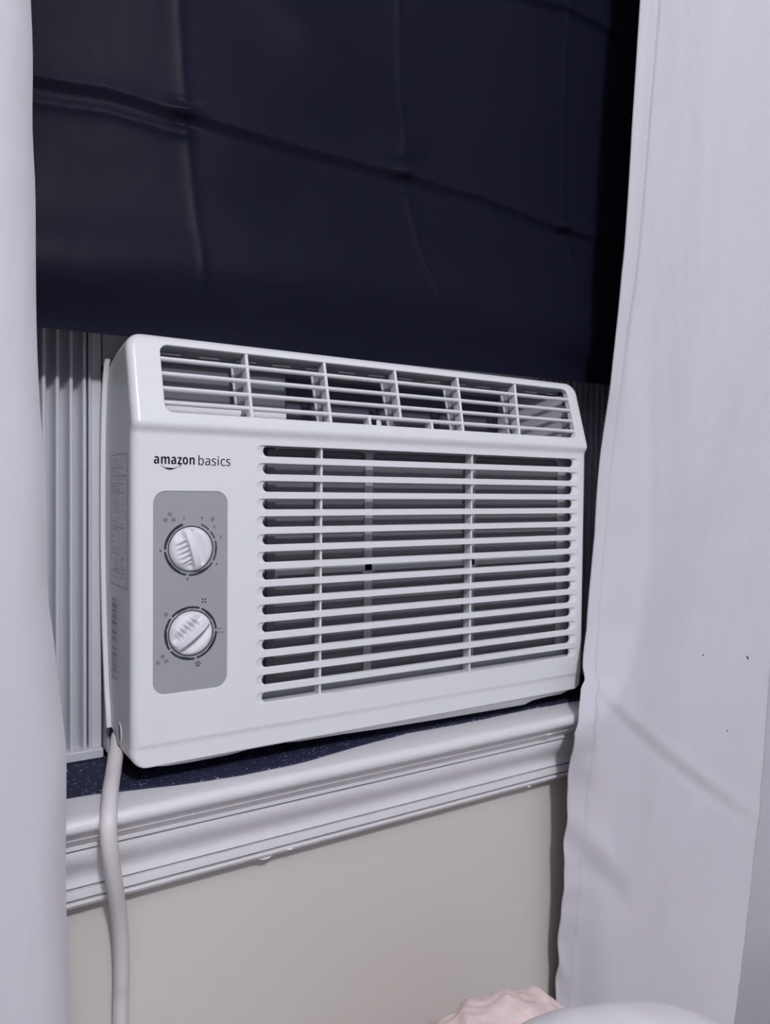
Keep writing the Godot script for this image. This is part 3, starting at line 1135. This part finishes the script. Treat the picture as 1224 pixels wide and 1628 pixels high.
	add_box(s, Vector3(0.1018, 0.9755, -0.0150), Vector3(0.0068, 0.174, 0.0022), 0.0004)
	part("filter_rib", s, M.frame_shaded, filt)  # rib takes the darker frame colour that stands for shade
	s = begin()
	add_box(s, Vector3(0.244, 0.974, -0.0172), Vector3(0.316, 0.182, 0.0012))
	part("filter_cloth", s, M.filter, filt)
	# air outlet duct behind the outlet grille
	s = begin()
	add_box(s, Vector3(0.207, 1.0785, -0.034), Vector3(0.386, 0.003, 0.056))
	add_bar(s, Vector3(0.207, 1.1272, -0.0165), Vector3(0.207, 1.1215, -0.064), Vector3(0, 1, 0), 0.386, 0.0016)
	add_box(s, Vector3(0.0175, 1.103, -0.040), Vector3(0.003, 0.046, 0.044))
	add_bar(s, Vector3(0.397, 1.1005, -0.0205), Vector3(0.352, 1.1005, -0.058), Vector3(0, 1, 0), 0.003, 0.044)
	add_bar(s, Vector3(0.3975, 1.0915, -0.0062), Vector3(0.3975, 1.0915, -0.022), Vector3(0, 1, 0), 0.003, 0.022)
	add_bar(s, Vector3(0.3975, 1.1085, -0.0100), Vector3(0.3975, 1.1085, -0.0225), Vector3(0, 1, 0), 0.003, 0.014)
	add_bar(s, Vector3(0.3975, 1.1190, -0.0140), Vector3(0.3975, 1.1190, -0.0225), Vector3(0, 1, 0), 0.003, 0.009)
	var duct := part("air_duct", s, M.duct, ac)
	s = begin()
	add_tube(s, PackedVector3Array([Vector3(0.019, 1.0862, -0.0200), Vector3(0.113, 1.0862, -0.0200)]), 0.0068, 20, false)
	part("duct_roll", s, M.plastic, duct)
	s = begin()
	add_box(s, Vector3(0.069, 1.100, -0.036), Vector3(0.100, 0.041, 0.006), 0.001)
	part("duct_block_shaded", s, M.duct_block_shaded, duct)  # shadow on the block is part of its gray
	s = begin()
	add_bar(s, Vector3(0.119, 1.100, -0.0335), Vector3(0.131, 1.100, -0.056), Vector3(0, 1, 0), 0.004, 0.041, 0.001)
	part("duct_corner", s, M.duct_block_shaded, duct)
	s = begin()
	add_box(s, Vector3(0.24, 1.100, -0.0605), Vector3(0.26, 0.046, 0.004))
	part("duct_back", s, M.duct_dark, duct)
	s = begin()
	for k in 14:
		add_box(s, Vector3(0.032 + k * 0.0275, 1.1244, -0.026), Vector3(0.015, 0.0014, 0.003), 0.0004)
	part("duct_rib", s, M.vane, duct)
	for x in [0.0762, 0.1395, 0.2017, 0.2637, 0.3273]:
		s = begin()
		var b0 := v_front(x, 1.0815) - facing * 0.0150
		var b1 := v_front(x, 1.1250) - facing * 0.0150
		add_bar(s, b0 + Vector3(0.0035, 0, 0.0030), b1 + Vector3(0.0035, 0, 0.0030), Vector3(-0.7, 0, 0.7).normalized(), 0.0088, 0.0010)
		var vn := part("vane", s, M.vane_blade, ac)
		s = begin()
		add_bar(s, b0, b1, facing, 0.0017, 0.0022, 0.0005)
		part("vane_edge", s, M.vane, vn)
	control_panel(ac)
	# name on the front
	lettering("lettering", "amazon", 0.0140, 1.0492, 0.0268, 0.00475, 0.0, true, M.ink_navy, fp)
	lettering("lettering", "basics", 0.0433, 1.0490, 0.0222, 0.0046, 0.0, false, M.ink_navy, fp)
	s = begin()
	var top := PackedVector2Array()
	var bot := PackedVector2Array()
	for i in 21:
		var f := i / 20.0
		var x: float = lerp(0.0181, 0.0309, f)
		var y := 1.0487 - 0.0028 * sin(PI * pow(f, 0.94)) - 0.0002 * f
		var t := 0.0006 * pow(sin(PI * clampf(f * 0.9 + 0.06, 0.0, 1.0)), 0.7)
		top.append(Vector2(x, y + t * 0.5))
		bot.append(Vector2(x, y - t * 0.5))
	bot.reverse()
	top.append_array(bot)
	flat_print(s, top, 0.0, 0.0001)
	for e in [[0.0302, 1.0489, 0.0317, 1.0489], [0.0317, 1.0490, 0.0311, 1.0470]]:
		add_bar(s, Vector3(e[0], e[1], 0.00003), Vector3(e[2], e[3], 0.00003), Vector3.BACK, 0.00036, 0.00016)
	part("arrow_logo", s, M.ink_navy, fp)
	side_labels(ac)
	# metal cabinet that runs out through the window
	s = begin()
	add_box(s, Vector3(0.2045, 0.981, -0.216), Vector3(0.4075, 0.2775, 0.300), 0.003)
	part("cabinet", s, M.cabinet, ac)
	s = begin()
	add_box(s, Vector3(0.0060, 0.8600, -0.055), Vector3(0.009, 0.032, 0.020), 0.001)
	part("cord_hole_shade", s, M.dark, ac)  # dark block painted as the shade inside the cord hole
	s = begin()
	add_box(s, Vector3(0.205, 1.146, -0.083), Vector3(0.410, 0.050, 0.010), 0.001)
	part("mounting_rail", s, M.pleat, ac)
	s = begin()
	add_box(s, Vector3(0.0036, 0.8437, -0.0610), Vector3(0.0068, 0.0068, 0.009), 0.0006)
	part("bottom_track", s, M.pleat, ac)
	# mains cord
	s = begin()
	add_tube(s, smooth_path([Vector3(0.014, 0.866, -0.054), Vector3(0.0050, 0.8625, -0.0500), Vector3(-0.0008, 0.8560, -0.0350), Vector3(-0.0076, 0.8490, -0.0150), Vector3(-0.0148, 0.8450, 0.0080), Vector3(-0.0201, 0.8378, 0.0270), Vector3(-0.0207, 0.8278, 0.0300), Vector3(-0.0183, 0.8105, 0.0260), Vector3(-0.0144, 0.7906, 0.0180), Vector3(-0.0099, 0.7690, 0.0080), Vector3(-0.0064, 0.7439, 0.0000), Vector3(-0.0048, 0.7162, -0.0050), Vector3(-0.0047, 0.6869, -0.0080), Vector3(-0.0047, 0.55, -0.0085), Vector3(-0.004, 0.30, -0.0085), Vector3(-0.004, 0.006, -0.0085)], 7), 0.0050, 18)
	part("power_cord", s, M.cord, ac)
	settle(ac)

# ------------------------------------------------------------------ side panels
func accordion(called: String, label: String, x0: float, x1: float, flip: bool) -> void:
	var o := thing(called, label, "side panel", Vector3((x0 + x1) / 2, SILL_Y, -0.085))
	if used.has(called):
		o.name = "%s_%03d" % [called, used[called]]
	used[called] = used.get(called, 0) + 1
	var zc := -0.078
	var y0 := SILL_Y + 0.0022
	var y1 := 1.165
	var s := begin()
	add_box(s, Vector3((x0 + x1) / 2, y0 + 0.0035, zc - 0.003), Vector3(x1 - x0, 0.0070, 0.016), 0.0008)
	part("bottom_rail", s, M.pleat, o)
	s = begin()
	add_box(s, Vector3((x0 + x1) / 2, y1 + 0.004, zc - 0.004), Vector3(x1 - x0, 0.008, 0.016), 0.0008)
	part("top_rail", s, M.pleat, o)
	# flat strip next to the machine, with a thin edge rib
	s = begin()
	var near := x1 if not flip else x0
	var sg := -1.0 if not flip else 1.0
	add_box(s, Vector3(near + sg * 0.0036, (y0 + y1) / 2, zc - 0.003), Vector3(0.0070, y1 - y0, 0.003), 0.0005)
	add_box(s, Vector3(near + sg * 0.0084, (y0 + y1) / 2, zc - 0.002), Vector3(0.0016, y1 - y0, 0.006), 0.0006)
	part("end_strip", s, M.pleat, o)
	# pleats: a narrow raised fold and a hollow beside it
	var x := near + sg * 0.0117
	var far := x0 if not flip else x1
	var prof := [Vector2(0.0014, -0.0140), Vector2(0.0013, -0.0014), Vector2(0.0010, -0.0003), Vector2(-0.0008, 0.0), Vector2(-0.0012, -0.0006), Vector2(-0.0016, -0.0025), Vector2(-0.0022, -0.0062), Vector2(-0.0034, -0.0097), Vector2(-0.0050, -0.0120), Vector2(-0.0065, -0.0133), Vector2(-0.0075, -0.0140)]
	var rng := RandomNumberGenerator.new()
	rng.seed = 12
	var first := true
	while (x - far) * sg < -0.004:
		s = begin()
		s.set_smooth_group(0)
		var lean := rng.randf_range(-0.0007, 0.0009)
		if first: lean = 0.0
		first = false
		var step := 0.0088
		for i in prof.size() - 1:
			for k in 4:
				var ya: float = lerp(y0 + 0.004, y1, k / 4.0)
				var yb: float = lerp(y0 + 0.004, y1, (k + 1) / 4.0)
				var la := lean * (1.0 - k / 4.0)
				var lb := lean * (1.0 - (k + 1) / 4.0)
				var f := -sg
				var a: Vector2 = prof[i] * Vector2(f, 1)
				var b: Vector2 = prof[i + 1] * Vector2(f, 1)
				quad(s, Vector3(x + a.x + la, ya, zc + a.y), Vector3(x + b.x + la, ya, zc + b.y), Vector3(x + b.x + lb, yb, zc + b.y), Vector3(x + a.x + lb, yb, zc + a.y), Vector3((b - a).y * f, 0, 1) if i > 0 else Vector3(f, 0, 0.2))
		part("pleat", s, M.pleat, o)
		x += sg * step
	s = begin()
	add_box(s, Vector3((x0 + x1) / 2, (y0 + y1) / 2, zc - 0.0152), Vector3(x1 - x0, y1 - y0, 0.002))
	part("backing", s, M.pleat, o)
	settle(o)

# ------------------------------------------------------------------ curtains
const V1 := [Vector2(0.030, 1.55), Vector2(0.0401, 1.3678), Vector2(0.0446, 1.2883), Vector2(0.0501, 1.2422), Vector2(0.0548, 1.1996), Vector2(0.0562, 1.1604)]
const V2 := [Vector2(0.215, 1.60), Vector2(0.2217, 1.4309), Vector2(0.2278, 1.2887), Vector2(0.2430, 1.2326), Vector2(0.2599, 1.1881)]
const V3 := [Vector2(0.418, 1.62), Vector2(0.4135, 1.4976), Vector2(0.4095, 1.3795), Vector2(0.4101, 1.2796), Vector2(0.4280, 1.2350)]
const H1 := [Vector2(-0.12, 1.284), Vector2(-0.0522, 1.2877), Vector2(-0.0069, 1.2929), Vector2(0.0411, 1.2895), Vector2(0.1194, 1.2874), Vector2(0.2265, 1.2884), Vector2(0.3133, 1.2861), Vector2(0.4101, 1.2767), Vector2(0.56, 1.2731)]
const H0 := [Vector2(-0.12, 1.47), Vector2(0.05, 1.462), Vector2(0.2625, 1.4581), Vector2(0.3318, 1.4720), Vector2(0.4138, 1.4849), Vector2(0.56, 1.4809)]
const DG := [Vector2(0.11, 1.40), Vector2(0.1396, 1.3744), Vector2(0.1782, 1.3530), Vector2(0.2262, 1.3163)]

func black_curtain() -> void:
	var n := FastNoiseLite.new()
	n.seed = 40
	n.frequency = 1.0
	n.fractal_octaves = 2
	var g := []
	var ys := []
	var y := 1.1335
	while y < 1.56:
		ys.append(y)
		y += 0.0018
	while y < 2.03:
		ys.append(y)
		y += 0.02
	ys.append(2.05)
	ys.reverse()
	for yy in ys:
		var row := PackedVector3Array()
		for j in 300:
			var x: float = lerp(-0.115, 0.548, j / 299.0)
			var p := Vector2(x, yy)
			var hem := 1.1346 + (x + 0.03) * 0.0142
			var py: float = hem + (yy - 1.1335) * (2.05 - hem) / (2.05 - 1.1335)
			var z := -0.036
			# horizontal pressed folds: a pinched ridge with slack cloth above and below
			for h in [H1, H0]:
				var d := over(p, h)
				var lf := smoothstep(0.055, 0.035, x)
				z += 0.0040 * exp(-absf(d) / (0.014 if d > 0.0 else 0.0035)) - 0.0010 * exp(-pow((d + 0.006) / 0.004, 2.0)) + 0.0020 * lf * exp(-absf(d + 0.014) / 0.0035)
			# upright folds
			for v in [V1, V2, V3]:
				z += 0.0013 * exp(-seg_dist(p, v) / 0.0028)
			# the pinch where they cross
			for c in [Vector2(0.0440, 1.2890), Vector2(0.2270, 1.2884), Vector2(0.4101, 1.2767)]:
				var d := p.distance_to(c)
				z += 0.0030 * exp(-pow(d / 0.010, 2.0)) * sin((p.y - c.y) * 420.0 + 0.6)
			z += 0.0050 * exp(-pow(seg_dist(p, DG) / 0.02, 2.0)) * smoothstep(1.30, 1.36, yy + 0.1)
			# the belly above the hem, and slow waves
			z += 0.0095 * exp(-pow((yy - 1.178 - 0.012 * sin(x * 7.0)) / 0.030, 2.0)) * smoothstep(1.134, 1.165, yy)
			z += 0.0030 * n.get_noise_2d(x * 5.0, yy * 4.0) + 0.00015 * n.get_noise_2d(x * 30.0, yy * 22.0)
			row.append(Vector3(x, py, z))
		g.append(row)
	var s := begin()
	add_sheet(s, g, 0.0007, Vector3.BACK)
	var o := part("black_curtain", s, M.black, self)
	o.set_meta("label", "black satin curtain with pressed fold lines above the air conditioner")
	o.set_meta("category", "curtain")

const LEFT_EDGE := [[-0.3, -0.030], [0.55, -0.040], [0.7264, -0.0430], [0.7737, -0.0443], [0.8103, -0.0453], [0.8823, -0.0448], [0.9041, -0.0468], [0.9258, -0.0494], [0.9508, -0.0516], [0.9686, -0.0542], [0.9897, -0.0551], [1.0385, -0.0557], [1.0764, -0.0585], [1.1208, -0.0600], [1.1956, -0.0601], [1.2290, -0.0616], [1.2659, -0.0615], [1.2955, -0.0626], [1.40, -0.066], [2.4, -0.075]]

func white_curtain_left() -> void:
	var n := FastNoiseLite.new()
	n.seed = 51
	n.frequency = 1.0
	var g := []
	for i in 180:
		var y: float = lerp(2.345, 0.02, i / 179.0)
		var row := PackedVector3Array()
		var xe := along_smooth(LEFT_EDGE, y)
		for j in 70:
			var u := pow(j / 69.0, 1.6)
			var x: float = xe - u * 0.42
			var d := xe - x
			# the free edge turns back towards the wall
			var z := 0.049 - 0.014 * exp(-d / 0.012) + 0.012 * sin(d * 34.0 + 0.5) * smoothstep(0.02, 0.12, d)
			z += 0.004 * n.get_noise_2d(x * 9.0, y * 3.0)
			row.append(Vector3(x, y, z))
		g.append(row)
	var s := begin()
	add_sheet(s, g, 0.0011, Vector3.BACK)
	var o := part("white_curtain", s, M.white_cloth, self)
	o.set_meta("label", "white curtain left of the air conditioner, its plain edge beside the pleated side panel")
	o.set_meta("category", "curtain")

const RIGHT_EDGE := [[-0.1, 0.370], [0.5467, 0.3800], [0.5691, 0.3800], [0.5877, 0.3785], [0.6389, 0.3744], [0.6869, 0.3740], [0.7755, 0.3697], [0.8064, 0.3641], [0.8281, 0.3610], [0.8441, 0.3712], [0.8666, 0.3904], [0.9092, 0.4039], [0.9547, 0.4100], [0.9949, 0.4146], [1.0813, 0.4165], [1.1312, 0.4143], [1.2246, 0.4159], [1.3580, 0.4249], [1.4710, 0.4348], [2.4, 0.50]]
const RIGHT_Z := [[0.5, 0.0], [0.589, 0.0], [0.685, 0.012], [0.756, 0.015], [0.803, 0.025], [0.832, 0.034], [0.85, 0.024], [0.875, 0.011], [0.92, 0.005], [1.0, 0.004], [1.07, 0.008], [1.13, 0.020], [1.25, 0.031], [1.5, 0.030]]
const RIGHT_SEAM := [[-0.1, 0.392], [0.5631, 0.3928], [0.6251, 0.3900], [0.6678, 0.3892], [0.7151, 0.3896], [0.7736, 0.3887], [0.8329, 0.3835], [0.8660, 0.4028], [0.9089, 0.4153], [1.0007, 0.4257], [1.0815, 0.4281], [1.1264, 0.4258], [1.1822, 0.4277], [1.2830, 0.4375], [1.3798, 0.4473], [1.4776, 0.4574], [2.4, 0.53]]
const RIGHT_CREST := [[-0.1, 0.52], [0.5226, 0.5521], [0.5787, 0.5654], [0.6432, 0.5786], [0.7776, 0.5913], [0.8698, 0.6006], [1.0, 0.617], [2.4, 0.70]]

func right_z(x: float, y: float, n: FastNoiseLite) -> float:
	var xe := along(RIGHT_EDGE, y)
	var xs := along(RIGHT_SEAM, y)
	var xc := along(RIGHT_CREST, y)
	var p := Vector2(x, y)
	var ze := along_smooth(RIGHT_Z, y)
	var z := lerpf(ze, 0.035, smoothstep(0.0, 0.045, x - xe))
	# towards the fold crest the cloth swells into the room, then turns back
	var f: float = clampf((x - xs) / (xc - xs), 0.0, 1.0)
	z += 0.031 * f * f + 0.003 * sin(f * 6.0 + y * 2.0)
	if x > xc:
		var d := x - xc
		z -= 0.070 * (1.0 - exp(-d / 0.010)) - 0.02 * smoothstep(0.10, 0.26, d) * (1.0 + 0.8 * sin(d * 30.0))
	# the hem is double cloth
	z -= 0.0016 * smoothstep(xs - 0.0006, xs + 0.0004, x) + 0.0022 * smoothstep(xs, xs + 0.007, x) * smoothstep(xs + 0.06, xs + 0.012, x)
	z += 0.0006 * exp(-pow((x - (xe + xs) * 0.5) / 0.006, 2.0))
	# pulled diagonal folds
	var lines := [[[Vector2(0.368, 0.883), Vector2(0.3978, 0.8560), Vector2(0.4317, 0.8256), Vector2(0.5050, 0.7717), Vector2(0.6150, 0.690)], 0.0032, 0.0075], [[Vector2(0.3593, 0.742), Vector2(0.3860, 0.722), Vector2(0.4117, 0.695), Vector2(0.4500, 0.6480)], 0.0034, 0.013], [[Vector2(0.350, 0.640), Vector2(0.3604, 0.6297), Vector2(0.3900, 0.580)], 0.0035, 0.009], [[Vector2(0.4424, 1.2887), Vector2(0.4668, 1.2625)], -0.0010, 0.0024], [[Vector2(0.36, 0.80), Vector2(0.40, 0.775)], 0.0016, 0.010]]
	for l in lines:
		var ln: Array = l[0]
		var x_first: float = ln[0].x
		var x_last: float = ln[ln.size() - 1].x
		var span := x_last - x_first
		var d := over(p, ln) * 0.8
		var w: float = l[2]
		var ends := smoothstep(x_first - 0.004, x_first + span * 0.15, x) * smoothstep(x_last + 0.002, x_last - span * 0.45, x)
		z += float(l[1]) * ends * (exp(-pow((d - w * 0.8) / w, 2.0)) - 0.5 * exp(-pow((d + w * 0.7) / (w * 0.8), 2.0)))
	# puckers of the hem near the floor end
	if y < 0.93:
		z += 0.0005 * sin(y * 150.0 + 2.0 * sin(y * 37.0)) * smoothstep(xs + 0.012, xs - 0.004, x) * smoothstep(0.93, 0.80, y)
	z += (0.0034 * n.get_noise_2d(x * 7.0, y * 3.2) + 0.0004 * n.get_noise_2d(x * 40.0, y * 18.0)) * smoothstep(-0.01, 0.06, x - xe)
	return z

func white_curtain_right() -> void:
	var n := FastNoiseLite.new()
	n.seed = 63
	n.frequency = 1.0
	var ys := []
	var y := 2.345
	while y > 1.56:
		ys.append(y)
		y -= 0.03
	while y > 0.50:
		ys.append(y)
		y -= 0.0032
	while y > 0.05:
		ys.append(y)
		y -= 0.05
	var g := []
	for yy in ys:
		var row := PackedVector3Array()
		var xe := along(RIGHT_EDGE, yy)
		var xs := along(RIGHT_SEAM, yy)
		var xc := along(RIGHT_CREST, yy)
		var xsn := []
		for j in 16:
			xsn.append(lerp(xe, xs - 0.0006, j / 16.0))
		for j in 5:
			xsn.append(xs - 0.0006 + 0.0010 * j / 4.0)
		for j in range(1, 100):
			xsn.append(lerp(xs + 0.0004, xc, j / 99.0))
		for j in range(1, 40):
			xsn.append(xc + 0.42 * pow(j / 39.0, 2.0))
		for x in xsn:
			row.append(Vector3(x, yy, right_z(x, yy, n)))
		g.append(row)
	var s := begin()
	add_sheet(s, g, 0.0011, Vector3.BACK)
	var o := part("white_curtain", s, M.white_cloth, self)
	o.set_meta("label", "white curtain right of the air conditioner, with a stitched hem and diagonal folds")
	o.set_meta("category", "curtain")
	s = begin()
	y = 0.52
	while y < 1.55:
		var a := Vector3(along(RIGHT_SEAM, y) - 0.0012, y, 0)
		var b := Vector3(along(RIGHT_SEAM, y + 0.0026) - 0.0012, y + 0.0026, 0)
		a.z = right_z(a.x, a.y, n)
		b.z = right_z(b.x, b.y, n)
		add_bar(s, a, b, Vector3.BACK, 0.0006, 0.0006, 0.0001)
		y += 0.0042
	var th := part("stitching", s, M.thread, o)
	th.set_meta("kind", "stuff")
	# lint caught in the cloth
	for e in [[0.5745, 0.8738, 0.0032], [0.5260, 0.8790, 0.0012], [0.5505, 0.8048, 0.0012]]:
		s = begin()
		var z := right_z(e[0], e[1], n)
		var l: float = e[2]
		add_tube(s, smooth_path([Vector3(e[0] - l * 0.2, e[1] + l * 0.6, z + 0.0003), Vector3(e[0], e[1], z + 0.0010), Vector3(e[0] + l * 0.35, e[1] - l * 0.5, z + 0.0004)], 3), 0.0003 + l * 0.06, 6)
		part("lint", s, M.fluff, o)

# ------------------------------------------------------------------ bedding
func add_cushion(s: SurfaceTool, c: Vector3, half: Vector3, basis: Basis, wrinkle: float, freq: float, seed_: int, pw := 2.6) -> void:
	var n := FastNoiseLite.new()
	n.seed = seed_
	n.frequency = 1.0
	n.fractal_octaves = 3
	s.set_smooth_group(0)
	var rows := 90
	var cols := 140
	var g := []
	for i in rows + 1:
		var row := PackedVector3Array()
		var b: float = lerp(-PI / 2, PI / 2, float(i) / rows)
		for j in cols:
			var a := TAU * j / cols
			var d := Vector3(cos(b) * cos(a), sin(b), cos(b) * sin(a))
			var k := pow(pow(absf(d.x), pw) + pow(absf(d.y), 2.0) + pow(absf(d.z), pw), -1.0 / pw)
			var p := d * k * half
			var w := wrinkle * (n.get_noise_3d(p.x * freq, p.y * freq * 2.0, p.z * freq) - 0.5 * absf(n.get_noise_3d(p.x * freq * 2.3 + 9.0, p.y * freq, p.z * freq * 0.7)))
			row.append(c + basis * (p + d * w))
		g.append(row)
	for i in rows:
		for j in cols:
			var j2 := (j + 1) % cols
			quad(s, g[i][j], g[i][j2], g[i + 1][j2], g[i + 1][j], g[i][j] - c)

func bedding() -> void:
	var s := begin()
	add_cushion(s, Vector3(0.222, 0.5765, 0.100), Vector3(0.0896, 0.1001, 0.055), Basis(Vector3.UP, 0.0983) * Basis(Vector3.BACK, -0.1139), 0.007, 22.0, 71)
	var o := part("pink_pillow", s, M.pink, self)
	o.set_meta("label", "pale pink rumpled pillow against the wall under the air conditioner")
	o.set_meta("category", "pillow")
	s = begin()
	add_cushion(s, Vector3(0.1591, 0.6388, 0.250), Vector3(0.1467, 0.137, 0.065), Basis(Vector3.UP, -0.0486) * Basis(Vector3.BACK, -0.349), 0.003, 8.0, 72)
	o = part("white_pillow", s, M.pillow, self)
	o.set_meta("label", "smooth white pillow in front of the pink one and the right curtain")
	o.set_meta("category", "pillow")
	s = begin()
	add_box(s, Vector3(0.30, 0.236, 0.70), Vector3(1.6, 0.472, 1.22), 0.03)
	o = part("mattress", s, M.pillow, self)
	o.set_meta("label", "white mattress below the two pillows")
	o.set_meta("category", "bed")
